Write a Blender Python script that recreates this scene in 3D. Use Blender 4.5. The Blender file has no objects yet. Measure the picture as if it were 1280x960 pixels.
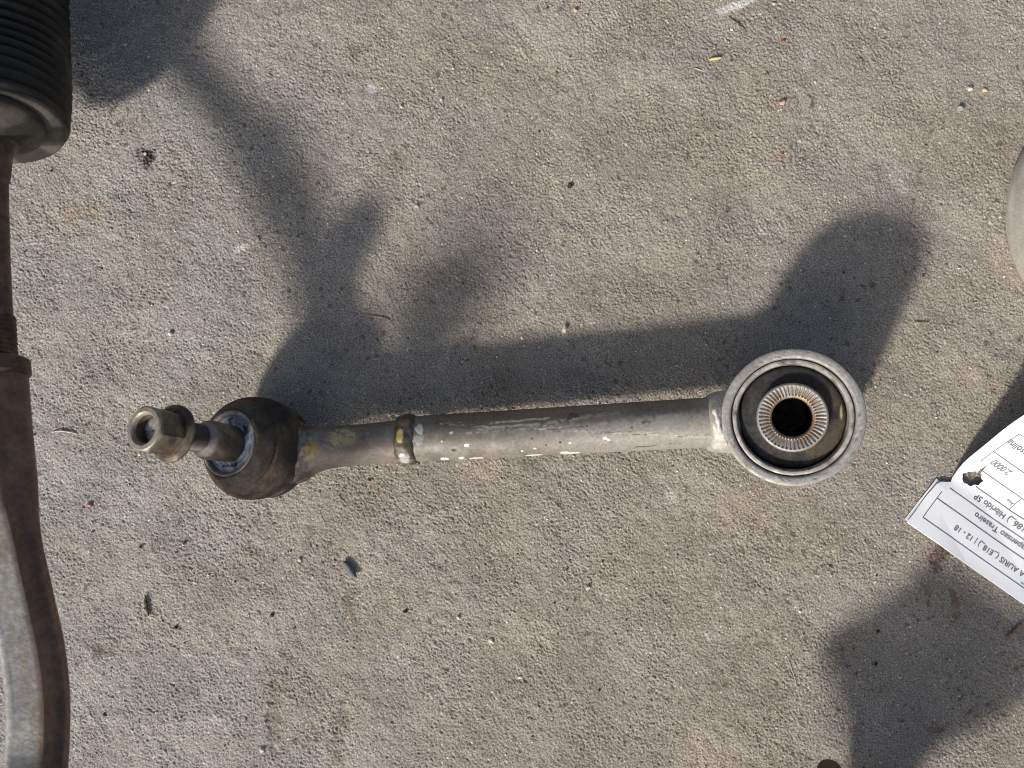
import bpy, bmesh, math, random
import numpy as np
from mathutils import Vector

# ------------------------------------------------------------------ camera, sky, sun, exposure
scene = bpy.context.scene
COL = scene.collection
H = 0.40                       # camera height over the concrete (m)
S = 0.49 / 1280.0              # metres of ground per photo pixel
cam_d = bpy.data.cameras.new('camera')
cam = bpy.data.objects.new('camera', cam_d); COL.objects.link(cam)
cam.location = (0, 0, H)
cam.rotation_euler = (0, 0, 0)
cam_d.sensor_fit = 'HORIZONTAL'
cam_d.angle = 2 * math.atan(0.245 / H)
cam_d.clip_start = 0.01
cam_d.clip_end = 50
scene.camera = cam
cam_d.dof.use_dof = True; cam_d.dof.focus_distance = 0.388; cam_d.dof.aperture_fstop = 11.0      # phone lens, about 3 mm wide open

SUN_EL = math.radians(32.0)
SUN_DIR = Vector((-0.571 * math.cos(SUN_EL), -0.821 * math.cos(SUN_EL), math.sin(SUN_EL)))
w = bpy.data.worlds.new('World'); scene.world = w; w.use_nodes = True
nt = w.node_tree; nt.nodes.clear()
o_ = nt.nodes.new('ShaderNodeOutputWorld'); bg = nt.nodes.new('ShaderNodeBackground')
sky = nt.nodes.new('ShaderNodeTexSky'); sky.sky_type = 'NISHITA'; sky.sun_disc = False
sky.sun_elevation = SUN_EL; sky.sun_rotation = math.radians(214.8)
sky.dust_density = 3.0; sky.air_density = 1.0; sky.ozone_density = 1.0
bg.inputs['Strength'].default_value = 0.105
hs = nt.nodes.new('ShaderNodeHueSaturation'); hs.inputs['Saturation'].default_value = 0.75     # hazy, whitish sky
nt.links.new(sky.outputs['Color'], hs.inputs['Color']); nt.links.new(hs.outputs['Color'], bg.inputs['Color']); nt.links.new(bg.outputs['Background'], o_.inputs['Surface'])

sun_d = bpy.data.lights.new('sun', 'SUN'); sun_d.energy = 4.2; sun_d.angle = math.radians(5.5)
sun_d.color = (1.0, 0.93, 0.82)
sun = bpy.data.objects.new('sun', sun_d); COL.objects.link(sun)
sun.rotation_euler = SUN_DIR.to_track_quat('Z', 'Y').to_euler()
sun.location = SUN_DIR * 3

scene.view_settings.view_transform = 'Standard'
scene.view_settings.look = 'None'
scene.view_settings.gamma = 1.0
scene.view_settings.use_curve_mapping = False
scene.view_settings.exposure = 0.09
scene.cycles.filter_width = 1.0

random.seed(4)
rng = np.random.default_rng(11)

# ------------------------------------------------------------------ numeric helpers
def W(x, y, h=0.0):
    """real-world point that stands at height h where the photo shows pixel (x, y)"""
    k = (H - h) / H
    return np.array(((x - 640) * S * k, (480 - y) * S * k, h))

def smooth(e0, e1, x):
    t = np.clip((x - e0) / (e1 - e0), 0, 1); return t * t * (3 - 2 * t)

def _hash(ix, iy, iz, seed):
    n = (ix * 374761393 + iy * 668265263 + iz * 2147483647 + seed * 974634541) & 0xFFFFFFFF
    n = ((n ^ (n >> 13)) * 1274126177) & 0xFFFFFFFF
    n = ((n ^ (n >> 16)) * 2246822519) & 0xFFFFFFFF
    return ((n ^ (n >> 15)) & 0xFFFFFF) / float(0xFFFFFF)

def vnoise(P, scale, seed=0):
    """value noise 0..1 on (...,3) or (...,2) points; scale = cells per metre"""
    Q = np.asarray(P) * scale
    if Q.shape[-1] == 2: Q = np.concatenate([Q, np.zeros(Q.shape[:-1] + (1,))], -1)
    I = np.floor(Q).astype(np.int64); F = Q - I; F = F * F * (3 - 2 * F)
    r = 0
    for dx in (0, 1):
        wx = F[..., 0] if dx else 1 - F[..., 0]
        for dy in (0, 1):
            wy = F[..., 1] if dy else 1 - F[..., 1]
            for dz in (0, 1):
                wz = F[..., 2] if dz else 1 - F[..., 2]
                r = r + wx * wy * wz * _hash(I[..., 0] + dx, I[..., 1] + dy, I[..., 2] + dz, seed)
    return r

def fbm(P, scale, seed=0, octv=3):
    r = 0; a = 0.5; t = 0
    for k in range(octv):
        r = r + a * vnoise(P, scale * 2 ** k, seed + k * 17); t += a; a *= 0.55
    return r / t

def mixc(c, col, m):
    return c * (1 - m[..., None]) + np.asarray(col) * m[..., None]

# ------------------------------------------------------------------ materials
def material(name, col=(0.3, 0.3, 0.3), rough=0.6, metal=0.0, attr=True, var=0.25, nscale=400, bump=0.00015,
             bscale=900, rough_var=0.15, grime=None, gscale=120, spec=0.5, speck=None, nlo=0.25, ndet=6):
    m = bpy.data.materials.new(name); m.use_nodes = True
    n = m.node_tree.nodes; l = m.node_tree.links
    b = n['Principled BSDF']
    tc = n.new('ShaderNodeTexCoord')
    if attr:
        at = n.new('ShaderNodeAttribute'); at.attribute_name = 'col'; src = at.outputs['Color']
    else:
        rgb = n.new('ShaderNodeRGB'); rgb.outputs[0].default_value = (*col, 1); src = rgb.outputs[0]
    no = n.new('ShaderNodeTexNoise'); no.inputs['Scale'].default_value = nscale; no.inputs['Detail'].default_value = ndet
    l.new(tc.outputs['Object'], no.inputs['Vector'])
    mr = n.new('ShaderNodeMapRange'); mr.inputs['From Min'].default_value = nlo; mr.inputs['From Max'].default_value = 1 - nlo
    mr.inputs['To Min'].default_value = 1 - var; mr.inputs['To Max'].default_value = 1 + var
    l.new(no.outputs['Fac'], mr.inputs['Value'])
    mx = n.new('ShaderNodeMix'); mx.data_type = 'RGBA'; mx.blend_type = 'MULTIPLY'; mx.inputs['Factor'].default_value = 1
    l.new(src, mx.inputs['A']); l.new(mr.outputs['Result'], mx.inputs['B'])
    out = mx.outputs['Result']
    if grime:
        g = n.new('ShaderNodeTexNoise'); g.inputs['Scale'].default_value = gscale; g.inputs['Detail'].default_value = 5
        l.new(tc.outputs['Object'], g.inputs['Vector'])
        gr = n.new('ShaderNodeMapRange'); gr.inputs['From Min'].default_value = 0.48; gr.inputs['From Max'].default_value = 0.66
        gr.inputs['To Max'].default_value = grime[3]
        l.new(g.outputs['Fac'], gr.inputs['Value'])
        m2 = n.new('ShaderNodeMix'); m2.data_type = 'RGBA'
        l.new(gr.outputs['Result'], m2.inputs['Factor']); l.new(out, m2.inputs['A']); m2.inputs['B'].default_value = (*grime[:3], 1)
        out = m2.outputs['Result']
    if speck:
        v = n.new('ShaderNodeTexVoronoi'); v.inputs['Scale'].default_value = speck[3]
        l.new(tc.outputs['Object'], v.inputs['Vector'])
        lt = n.new('ShaderNodeMath'); lt.operation = 'LESS_THAN'; lt.inputs[1].default_value = speck[4]
        l.new(v.outputs['Distance'], lt.inputs[0])
        sp = n.new('ShaderNodeSeparateColor'); l.new(v.outputs['Color'], sp.inputs['Color'])
        gt = n.new('ShaderNodeMath'); gt.operation = 'GREATER_THAN'; gt.inputs[1].default_value = speck[5]
        l.new(sp.outputs['Red'], gt.inputs[0])
        mu = n.new('ShaderNodeMath'); mu.operation = 'MULTIPLY'; l.new(lt.outputs[0], mu.inputs[0]); l.new(gt.outputs[0], mu.inputs[1])
        m3 = n.new('ShaderNodeMix'); m3.data_type = 'RGBA'
        l.new(mu.outputs[0], m3.inputs['Factor']); l.new(out, m3.inputs['A']); m3.inputs['B'].default_value = (*speck[:3], 1)
        out = m3.outputs['Result']
    l.new(out, b.inputs['Base Color'])
    rr = n.new('ShaderNodeMapRange'); rr.inputs['From Min'].default_value = 0.3; rr.inputs['From Max'].default_value = 0.7
    rr.inputs['To Min'].default_value = max(0.05, rough - rough_var); rr.inputs['To Max'].default_value = min(1, rough + rough_var)
    n2 = n.new('ShaderNodeTexNoise'); n2.inputs['Scale'].default_value = nscale * 0.4; n2.inputs['Detail'].default_value = 4
    l.new(tc.outputs['Object'], n2.inputs['Vector']); l.new(n2.outputs['Fac'], rr.inputs['Value'])
    l.new(rr.outputs['Result'], b.inputs['Roughness'])
    b.inputs['Metallic'].default_value = metal
    b.inputs['Specular IOR Level'].default_value = spec
    if bump:
        n3 = n.new('ShaderNodeTexNoise'); n3.inputs['Scale'].default_value = bscale; n3.inputs['Detail'].default_value = 5
        l.new(tc.outputs['Object'], n3.inputs['Vector'])
        bp = n.new('ShaderNodeBump'); bp.inputs['Strength'].default_value = 1.0; bp.inputs['Distance'].default_value = bump
        l.new(n3.outputs['Fac'], bp.inputs['Height']); l.new(bp.outputs['Normal'], b.inputs['Normal'])
    return m

# ------------------------------------------------------------------ mesh helpers
def link(name, me, mat, parent=None, loc=None):
    o = bpy.data.objects.new(name, me); COL.objects.link(o)
    if mat: me.materials.append(mat)
    if parent: o.parent = parent
    if loc is not None: o.location = loc
    return o

def from_np(name, V, F, mat, parent=None, origin=(0, 0, 0), col=None, smooth_=True, angle=None):
    """V (n,3) in world metres, F (m,4) or (m,3); origin = where the owning thing stands"""
    V = np.asarray(V, dtype=np.float64) - np.asarray(origin)
    F = np.asarray(F, dtype=np.int32); k = F.shape[1]
    me = bpy.data.meshes.new(name)
    me.vertices.add(len(V)); me.vertices.foreach_set('co', V.astype(np.float32).ravel())
    me.loops.add(F.size); me.loops.foreach_set('vertex_index', F.ravel())
    me.polygons.add(len(F)); me.polygons.foreach_set('loop_start', np.arange(0, F.size, k, dtype=np.int32))
    me.polygons.foreach_set('use_smooth', np.full(len(F), smooth_))
    me.update(calc_edges=True); me.validate()
    if angle: me.set_sharp_from_angle(angle=math.radians(angle))
    if col is not None:
        a = me.attributes.new('col', 'FLOAT_COLOR', 'POINT')
        c = np.ones((len(V), 4), dtype=np.float32); c[:, :3] = np.clip(col.reshape(-1, 3), 0.002, 0.95)
        a.data.foreach_set('color', c.ravel())
    o = link(name, me, mat, parent)
    if parent is None: o.location = origin
    return o

def grid_faces(n, m, wrap=True):
    i = np.arange(n - 1)[:, None]; j = np.arange(m if wrap else m - 1)[None, :]
    j2 = (j + 1) % m
    return np.stack([i * m + j, (i + 1) * m + j, (i + 1) * m + j2, i * m + j2], -1).reshape(-1, 4)

def frame(axis):
    a = np.asarray(axis, float); a = a / np.linalg.norm(a)
    ref = np.array((0, 0, 1.0)) if abs(a[2]) < 0.9 else np.array((0, 1.0, 0))
    u = np.cross(ref, a); u /= np.linalg.norm(u); v = np.cross(a, u)
    return a, u, v

def dense(profile, step):
    """subdivide a polyline profile [(r, t)] so that no piece is longer than step"""
    out = []
    for (a, b) in zip(profile[:-1], profile[1:]):
        d = math.hypot(b[0] - a[0], b[1] - a[1]); k = max(1, int(math.ceil(d / step)))
        for q in range(k): out.append((a[0] + (b[0] - a[0]) * q / k, a[1] + (b[1] - a[1]) * q / k))
    out.append(profile[-1]); return out

def round_profile(p, it=1):
    """Chaikin corner cutting, ends kept"""
    p = [tuple(q) for q in p]
    for _ in range(it):
        r = [p[0]]
        for a, b in zip(p[:-1], p[1:]):
            r.append((a[0] * .75 + b[0] * .25, a[1] * .75 + b[1] * .25)); r.append((a[0] * .25 + b[0] * .75, a[1] * .25 + b[1] * .75))
        r.append(p[-1]); p = r
    return p

def lathe_pts(profile, c, axis, seg=64, mod=None):
    a, u, v = frame(axis)
    p = np.asarray(profile, float) * 0.001             # profile in mm
    th = np.linspace(0, 2 * math.pi, seg, endpoint=False)
    R = np.repeat(p[:, 0:1], seg, 1); T = np.repeat(p[:, 1:2], seg, 1)
    if mod: R, T = mod(R, T, th[None, :])
    P = np.asarray(c) + T[..., None] * a + R[..., None] * (np.cos(th)[None, :, None] * u + np.sin(th)[None, :, None] * v)
    return P

def lathe(name, profile, c, axis, mat, parent, origin, seg=64, mod=None, colf=None, angle=35):
    P = lathe_pts(profile, c, axis, seg, mod)
    col = colf(P) if colf else None
    return from_np(name, P.reshape(-1, 3), grid_faces(P.shape[0], seg), mat, parent, origin, col, True, angle)

def spline(pts, n):
    """Catmull-Rom through rows of pts"""
    p = np.asarray(pts, float); p = np.vstack([2 * p[0] - p[1], p, 2 * p[-1] - p[-2]])
    t = np.linspace(0, len(p) - 3 - 1e-6, n); i = t.astype(int); f = (t - i)[:, None]
    a, b, c, d = p[i], p[i + 1], p[i + 2], p[i + 3]
    return 0.5 * (2 * b + (c - a) * f + (2 * a - 5 * b + 4 * c - d) * f ** 2 + (3 * b - a - 3 * c + d) * f ** 3)

def sweep_pts(C, section):
    """C (n,3) centre line; section(i) -> (m,2) in metres: x across, y up"""
    T = np.gradient(C, axis=0); T /= np.linalg.norm(T, axis=1)[:, None]
    rows = []
    for i in range(len(C)):
        side = np.cross(T[i], (0, 0, 1.0)); side /= np.linalg.norm(side); up = np.cross(side, T[i])
        s = section(i); rows.append(C[i] + s[:, 0:1] * side + s[:, 1:2] * up)
    return np.array(rows)

def cap(P, F):
    """close both ends of a wrapped grid with fans"""
    n, m = P.shape[:2]; V = P.reshape(-1, 3)
    V = np.vstack([V, P[0].mean(0), P[-1].mean(0)]); a, b = n * m, n * m + 1
    j = np.arange(m); j2 = (j + 1) % m
    f0 = np.stack([np.full(m, a), j, j2, np.full(m, a)], -1)
    return V, a, b, j, j2

def thing(name, label, cat, loc, group=None):
    o = bpy.data.objects.new(name, None); COL.objects.link(o); o.location = loc
    o.empty_display_size = 0.01
    o['label'] = label; o['category'] = cat
    if group: o['group'] = group
    return o

def tag(o, label, cat, group=None):
    o['label'] = label; o['category'] = cat
    if group: o['group'] = group
    return o

# ------------------------------------------------------------------ concrete ground
def bandpass(n, m, dx, lo, hi, seed):
    """gaussian random field with wavelengths between lo and hi metres, unit deviation"""
    g = np.random.default_rng(seed).standard_normal((n, m))
    fy = np.fft.fftfreq(n, dx)[:, None]; fx = np.fft.rfftfreq(m, dx)[None, :]
    f = np.sqrt(fx * fx + fy * fy) + 1e-9
    flt = np.exp(-(f * lo) ** 4) * (1 - np.exp(-(f * hi) ** 4))
    r = np.fft.irfft2(np.fft.rfft2(g) * flt, s=(n, m)); return r / r.std()

DX = 0.00044
XF = np.arange(-0.272, 0.272, DX); YF = np.arange(-0.206, 0.206, DX)
nx, ny = len(XF), len(YF)
patch = smooth(-0.5, 1.1, bandpass(ny, nx, DX, 0.03, 0.3, 5))            # smoother trowelled areas / rougher areas
GX, GY = np.meshgrid(XF, YF)
PXx = GX / S + 640; PXy = 480 - GY / S                                      # ground position in photo units, to site marks
leftness = smooth(620, 120, PXx)
g1 = bandpass(ny, nx, DX, 0.0007, 0.0020, 1)
g2 = bandpass(ny, nx, DX, 0.0015, 0.0045, 2)
g3 = bandpass(ny, nx, DX, 0.006, 0.025, 3)
g4 = bandpass(ny, nx, DX, 0.03, 0.2, 4)
rough_amt = 0.75 + 0.35 * patch
hgt = rough_amt * (0.00013 * g1 + 0.00010 * g2) + 0.00010 * g3 + 0.00022 * g4
pit = np.clip(bandpass(ny, nx, DX, 0.0022, 0.007, 6) - 1.75, 0, 2) * (0.35 + 0.9 * smooth(-0.3, 1.2, bandpass(ny, nx, DX, 0.02, 0.12, 7)))
hgt -= 0.00036 * pit
grain = np.clip(bandpass(ny, nx, DX, 0.0011, 0.0026, 8) - 2.1, 0, 1.5)
hgt += 0.00035 * grain

def wob(seed, sc=350): return (vnoise(np.stack([GX, GY], -1), sc, seed) - 0.5)
def spot(x, y, rx, ry, ang=0, seed=1, ragged=0.7, soft=0.5):
    ca, sa = math.cos(math.radians(ang)), math.sin(math.radians(ang))
    dx, dy = PXx - x, PXy - y
    d = np.sqrt(((dx * ca + dy * sa) / rx) ** 2 + ((-dx * sa + dy * ca) / ry) ** 2)
    return smooth(1 + soft * .5, 1 - soft, d + ragged * wob(seed) + ragged * 0.6 * wob(seed + 3, 900))

# albedo of the concrete: cool cement left, warmer dusty cement right, dirt in patches
c_warm = np.array((0.295, 0.262, 0.218)); c_cool = np.array((0.315, 0.300, 0.280))
lowf = smooth(-1.2, 1.2, bandpass(ny, nx, DX, 0.05, 0.5, 21))
col = np.empty((ny, nx, 3)); k = np.clip(0.15 + 0.75 * leftness + 0.35 * (lowf - 0.5), 0, 1)[..., None]
col[:] = c_warm * (1 - k) + c_cool * k
col *= (1 + 0.032 * np.clip(bandpass(ny, nx, DX, 0.008, 0.05, 22), -2, 2) + 0.05 * np.clip(bandpass(ny, nx, DX, 0.03, 0.15, 29), -2, 2) + 0.15 * np.clip(bandpass(ny, nx, DX, 0.0005, 0.0015, 23), -2.5, 2.5) + 0.05 * np.clip(g1, -2, 2))[..., None]
for q_ in range(3): col[..., q_] *= 1 + 0.06 * np.clip(bandpass(ny, nx, DX, 0.0008, 0.006, 90 + q_), -2, 2)
dirt = smooth(0.9, 2.1, bandpass(ny, nx, DX, 0.003, 0.010, 24)) * smooth(-0.4, 1.3, bandpass(ny, nx, DX, 0.02, 0.1, 25))
col = mixc(col, (0.12, 0.088, 0.055), 0.75 * dirt)
col = mixc(col, (0.50, 0.47, 0.43), 0.75 * smooth(1.9, 2.6, bandpass(ny, nx, DX, 0.0008, 0.003, 26)))
col = mixc(col, (0.075, 0.060, 0.048), 0.7 * smooth(2.3, 3.0, bandpass(ny, nx, DX, 0.0012, 0.004, 27)))
col = mixc(col, (0.095, 0.080, 0.066), 0.6 * smooth(1.6, 2.4, bandpass(ny, nx, DX, 0.0008, 0.0024, 28)))
def mark(c, a, *p, **q):
    global col
    col = mixc(col, c, a * spot(*p, **q))
mark((0.62, 0.62, 0.62), 0.8, 920, 7, 30, 5, -20, seed=31)                    # chalk scuff at the top
mark((0.55, 0.53, 0.50), 0.7, 302, 310, 9, 5, -15, seed=33)
mark((0.55, 0.54, 0.52), 0.7, 465, 112, 6, 8, 20, seed=35)
mark((0.5, 0.48, 0.45), 0.5, 838, 620, 9, 6, 30, seed=36)
mark((0.5, 0.48, 0.45), 0.35, 1125, 220, 30, 12, 70, seed=37)
mark((0.5, 0.48, 0.45), 0.35, 1010, 75, 8, 16, 10, seed=38)
mark((0.48, 0.46, 0.42), 0.4, 890, 795, 12, 8, 0, seed=39)
mark((0.48, 0.46, 0.43), 0.35, 270, 903, 14, 10, 0, seed=40)
mark((0.36, 0.27, 0.19), 0.4, 100, 266, 42, 12, -8, seed=41)                  # ochre stain, left
mark((0.055, 0.038, 0.030), 0.85, 183, 194, 12, 11, 0, seed=43, ragged=1.3)    # dark clump
mark((0.10, 0.035, 0.02), 0.6, 1176, 692, 9, 22, 12, seed=45, ragged=1.5)    # rust drips by the tag
mark((0.10, 0.035, 0.02), 0.4, 1160, 738, 7, 10, 0, seed=46, ragged=1.5)
mark((0.10, 0.035, 0.02), 0.45, 1192, 755, 5, 20, -8, seed=47, ragged=1.5)
mark((0.12, 0.05, 0.03), 0.4, 1170, 908, 14, 9, 20, seed=48, ragged=1.5)
mark((0.14, 0.10, 0.06), 0.35, 344, 885, 9, 45, 3, seed=50, ragged=1.3)         # two shallow troughs, bottom left
mark((0.14, 0.10, 0.06), 0.35, 428, 905, 8, 24, 8, seed=52, ragged=1.3)
mark((0.14, 0.10, 0.06), 0.5, 421, 945, 8, 20, -20, seed=53, ragged=1.3)
mark((0.15, 0.11, 0.07), 0.5, 445, 66, 10, 12, 0, seed=54, ragged=1.4)
mark((0.15, 0.11, 0.07), 0.45, 495, 200, 10, 8, 0, seed=55, ragged=1.4)
mark((0.15, 0.11, 0.07), 0.45, 436, 750, 9, 16, 0, seed=56, ragged=1.4)
mark((0.15, 0.11, 0.07), 0.5, 498, 785, 8, 7, 0, seed=57, ragged=1.4)
mark((0.13, 0.09, 0.06), 0.5, 130, 812, 12, 8, 20, seed=58, ragged=1.4)
mark((0.45, 0.42, 0.38), 0.3, 700, 40, 70, 40, 0, seed=60, ragged=1.0)
hgt -= 0.0006 * spot(344, 885, 10, 50, 3, seed=50) + 0.0006 * spot(428, 905, 9, 28, 8, seed=52) + 0.0004 * spot(183, 194, 11, 10, 0, seed=43)
hgt += 0.0005 * spot(183, 194, 12, 12, 0, seed=70) * np.clip(g1, -2, 2) * 0.7

def ext(a, lo):                                                             # coarse rows outwards, so that the sheet runs on
    o = []; d = 0.004; p = lo
    while abs(p) < 1.6: p = p + math.copysign(d, lo); o.append(p); d *= 1.45
    return o
xs = np.concatenate([ext(XF, -0.272)[::-1], XF, ext(XF, float(XF[-1]))]); ys = np.concatenate([ext(YF, -0.206)[::-1], YF, ext(YF, float(YF[-1]))])
ix = np.clip(np.searchsorted(XF, xs), 0, nx - 1); iy = np.clip(np.searchsorted(YF, ys), 0, ny - 1)
inside = ((xs >= XF[0]) & (xs <= XF[-1]))[None, :] & ((ys >= YF[0]) & (ys <= YF[-1]))[:, None]
Zf = np.where(inside, hgt[iy][:, ix], 0.0)
Cf = np.where(inside[..., None], col[iy][:, ix], np.array((0.298, 0.268, 0.228)))
PG = np.stack([np.broadcast_to(xs, Zf.shape), np.broadcast_to(ys[:, None], Zf.shape), Zf], -1)
m_ground = material('concrete', attr=True, rough=0.92, rough_var=0.06, var=0.42, nlo=0.32, ndet=3, nscale=1500, bump=0.00022, bscale=1900, spec=0.25,
                    speck=(0.62, 0.59, 0.54, 420, 0.20, 0.93))
gf = grid_faces(PG.shape[0], PG.shape[1], False)[:, ::-1]
ground = from_np('concrete_ground', PG.reshape(-1, 3), gf, m_ground, None, (0, 0, 0), Cf)
ground['kind'] = 'structure'

def ground_z(X, Y):
    i = int(np.clip(round((Y - YF[0]) / DX), 0, ny - 1)); j = int(np.clip(round((X - XF[0]) / DX), 0, nx - 1))
    return float(hgt[i, j])

# ------------------------------------------------------------------ suspension arm
ARM0 = W(318, 560, 0.024) * np.array((1, 1, 0))
arm = thing('suspension_arm', 'worn steel suspension arm with greasy ball joint and round rubber bushing, in the middle', 'suspension arm', ARM0)
B = W(318, 560, 0.024); AX = np.array((-0.416, 0.19, 0.89)); AX /= np.linalg.norm(AX)

m_boot = material('dirty_rubber_boot', rough=0.78, var=0.4, nscale=600, bump=0.00012, bscale=1200, spec=0.3)
m_steel = material('worn_steel', rough=0.46, metal=0.30, var=0.22, nscale=700, bump=0.00006, bscale=1600)
m_dark = material('oily_dark_steel', rough=0.6, metal=0.35, var=0.3, nscale=600, bump=0.00007, bscale=1300)
m_grease = material('grease', rough=0.25, var=0.3, nscale=900, bump=0.0004, bscale=700, spec=0.6)
m_alu = material('dull_cast_metal', rough=0.55, metal=0.30, var=0.22, nscale=900, bump=0.00016, bscale=1400)
m_rubber = material('bushing_rubber', rough=0.85, var=0.4, nscale=600, bump=0.00016, bscale=900, spec=0.25)
m_sleeve = material('rusty_sleeve', rough=0.5, metal=0.4, var=0.25, nscale=900, bump=0.00005, bscale=2000)

def boot_col(P):
    c = np.broadcast_to(np.array((0.040, 0.031, 0.024)), P.shape).copy()
    t = ((P - B) @ AX) * 1000
    n = fbm(P, 90, 3); n2 = fbm(P, 260, 9)
    c = mixc(c, (0.090, 0.063, 0.040), 0.8 * smooth(0.45, 0.68, n))
    c = mixc(c, (0.016, 0.015, 0.016), smooth(0.50, 0.62, fbm(P, 75, 14)) * smooth(12, 4, t) * smooth(-14, -4, t))
    low = smooth(-4, -17, (P[..., 1] - B[1]) * 1000)
    c = mixc(c, (0.14, 0.105, 0.075), 0.7 * low * smooth(0.3, 0.6, n2))
    c = mixc(c, (0.08, 0.075, 0.072), 0.7 * smooth(10, 15, t) * smooth(0.35, 0.6, n2))
    return c
boot_prof = [(13.0, 14.2), (14.2, 16.2), (15.6, 16.2), (17.2, 14.6), (19.6, 11.6), (20.4, 10.2), (20.5, 9.9), (21.6, 8.0), (22.7, 4.0), (23.0, 0.5),
             (22.7, -2.6), (22.2, -4.2), (22.4, -4.8), (22.1, -7.0), (21.2, -9.2), (20.2, -10.4), (18, -11)]
def boot_mod(R, T, th):
    t = T * 1000
    g = 0.55 * np.exp(-((t - 9.6) / 0.55) ** 2) + 0.45 * np.exp(-((t + 3.4) / 0.5) ** 2) + 0.3 * np.exp(-((t - 3.6) / 0.4) ** 2) * smooth(-.2, .6, np.sin(th + 2))
    r = R - 0.001 * g
    return r * (1 + 0.012 * np.sin(2 * th + 1) + 0.006 * np.sin(5 * th)), T + 0.0004 * np.sin(3 * th) + 0.0003 * np.sin(2 * th)
boot = lathe('dust_boot', dense(round_profile(boot_prof, 2), 0.25), B, AX, m_boot, arm, ARM0, 96, colf=boot_col,
             mod=boot_mod)

def ring_col(P):
    c = np.broadcast_to(np.array((0.16, 0.15, 0.14)), P.shape).copy()
    return mixc(c, (0.30, 0.29, 0.27), smooth(0.4, 0.7, fbm(P, 200, 5)))
ring = lathe('retaining_ring', round_profile([(12.4, 14.4), (12.6, 15.8), (13.3, 16.6), (14.2, 16.7), (14.6, 16.2), (14.5, 15.0)], 2), B, AX, m_steel, boot, ARM0, 96, colf=ring_col)
def grease_col(P):
    c = np.broadcast_to(np.array((0.15, 0.18, 0.26)), P.shape).copy()
    c = mixc(c, (0.36, 0.40, 0.47), smooth(0.40, 0.62, fbm(P, 200, 41)))
    return mixc(c, (0.012, 0.013, 0.02), 0.9 * smooth(0.58, 0.70, fbm(P, 260, 48)))
def grease_mod(R, T, th):
    n = np.sin(7 * th + 1) * 0.3 + np.sin(13 * th) * 0.25 + np.sin(23 * th + 2) * 0.15
    return R, T + 0.0004 * n * smooth(0.0074, 0.009, R)
lathe('grease', dense([(7.6, 14.6), (9.0, 14.2), (10.4, 14.8), (11.6, 14.4), (12.9, 14.6)], 0.4), B, AX, m_grease, boot, ARM0, 120, mod=grease_mod, colf=grease_col, angle=60)

def hous_col(P):
    c = np.broadcast_to(np.array((0.030, 0.026, 0.024)), P.shape).copy()
    return mixc(c, (0.12, 0.085, 0.055), smooth(0.5, 0.72, fbm(P, 110, 61)))
lathe('ball_housing', dense(round_profile([(18, -9.5), (20.8, -9.6), (21.6, -10.6), (21.4, -13), (19.6, -16.4), (15.6, -18.9), (8, -19.8), (0.05, -19.9)], 2), 1.0), B, AX, m_dark, arm, ARM0, 80, colf=hous_col)

# ball stud with its thread, flange nut
def stud_col(P):
    c = np.broadcast_to(np.array((0.085, 0.066, 0.052)), P.shape).copy()
    t = ((P - B) @ AX) * 1000
    c = mixc(c, (0.20, 0.165, 0.12), smooth(0.5, 0.7, fbm(P, 160, 71)) * 0.7)
    return mixc(c, (0.30, 0.29, 0.28), smooth(29, 31.5, t) * smooth(34, 32, t) * 0.6)
stud_prof = round_profile([(7.6, 12), (7.9, 16), (8.3, 24), (8.3, 27.6), (8.1, 29.4), (7.4, 30.6), (6.0, 32.6), (5.3, 33.4)], 2)
stud = lathe('ball_stud', dense(stud_prof, 0.8), B, AX, m_dark, arm, ARM0, 64, colf=stud_col)
def thread_mod(pitch):
    def f(R, T, th):
        return R + 0.0007 * np.abs(((T / pitch + th / (2 * math.pi)) % 1.0) - 0.5) * 2 - 0.0002, T
    return f
lathe('thread', [(5.5, 33.2 + 0.18 * i) for i in range(int(23.4 / 0.18))] + [(4.6, 57.0), (3.2, 57.3), (0.05, 57.3)], B, AX, m_dark, stud, ARM0, 48, mod=thread_mod(0.00125),
      colf=lambda P: mixc(np.broadcast_to(np.array((0.06, 0.055, 0.05)), P.shape).copy(), (0.36, 0.36, 0.37), smooth(0.0566, 0.0571, (P - B) @ AX) * smooth(0.4, 0.6, fbm(P, 300, 5))), angle=60)

def nut_col(P):
    c = np.broadcast_to(np.array((0.115, 0.090, 0.064)), P.shape).copy()
    t = ((P - B) @ AX) * 1000; n = fbm(P, 220, 81)
    c = mixc(c, (0.155, 0.125, 0.09), smooth(0.45, 0.7, n))
    c = mixc(c, (0.055, 0.042, 0.035), smooth(0.55, 0.7, fbm(P, 130, 87)) * smooth(60.5, 57, t))
    return mixc(c, (0.36, 0.33, 0.28), smooth(59.6, 61, t) * 0.6)
def hexmod(t0, t1, phase=0.35):
    def f(R, T, th):
        a = (th + phase) % (math.pi / 3) - math.pi / 6
        hexr = 0.0083 / np.cos(a)
        return np.where((T > t0 * .001) & (T < t1 * .001) & (R > 0.0080), np.minimum(R, hexr), R), T
    return f
nut = lathe('flange_nut', dense([(5.9, 46.4), (11.0, 46.4), (11.7, 47.0), (11.6, 47.9), (10.3, 49.2), (9.6, 50.0), (9.6, 59.4), (9.2, 60.7), (8.7, 61.5), (8.2, 61.9), (6.7, 62.0), (6.1, 61.5), (5.6, 60.5), (5.4, 56.0)], 0.5),
            B, AX, m_dark, arm, ARM0, 144, mod=hexmod(49.7, 61.2), colf=nut_col, angle=22)

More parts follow.
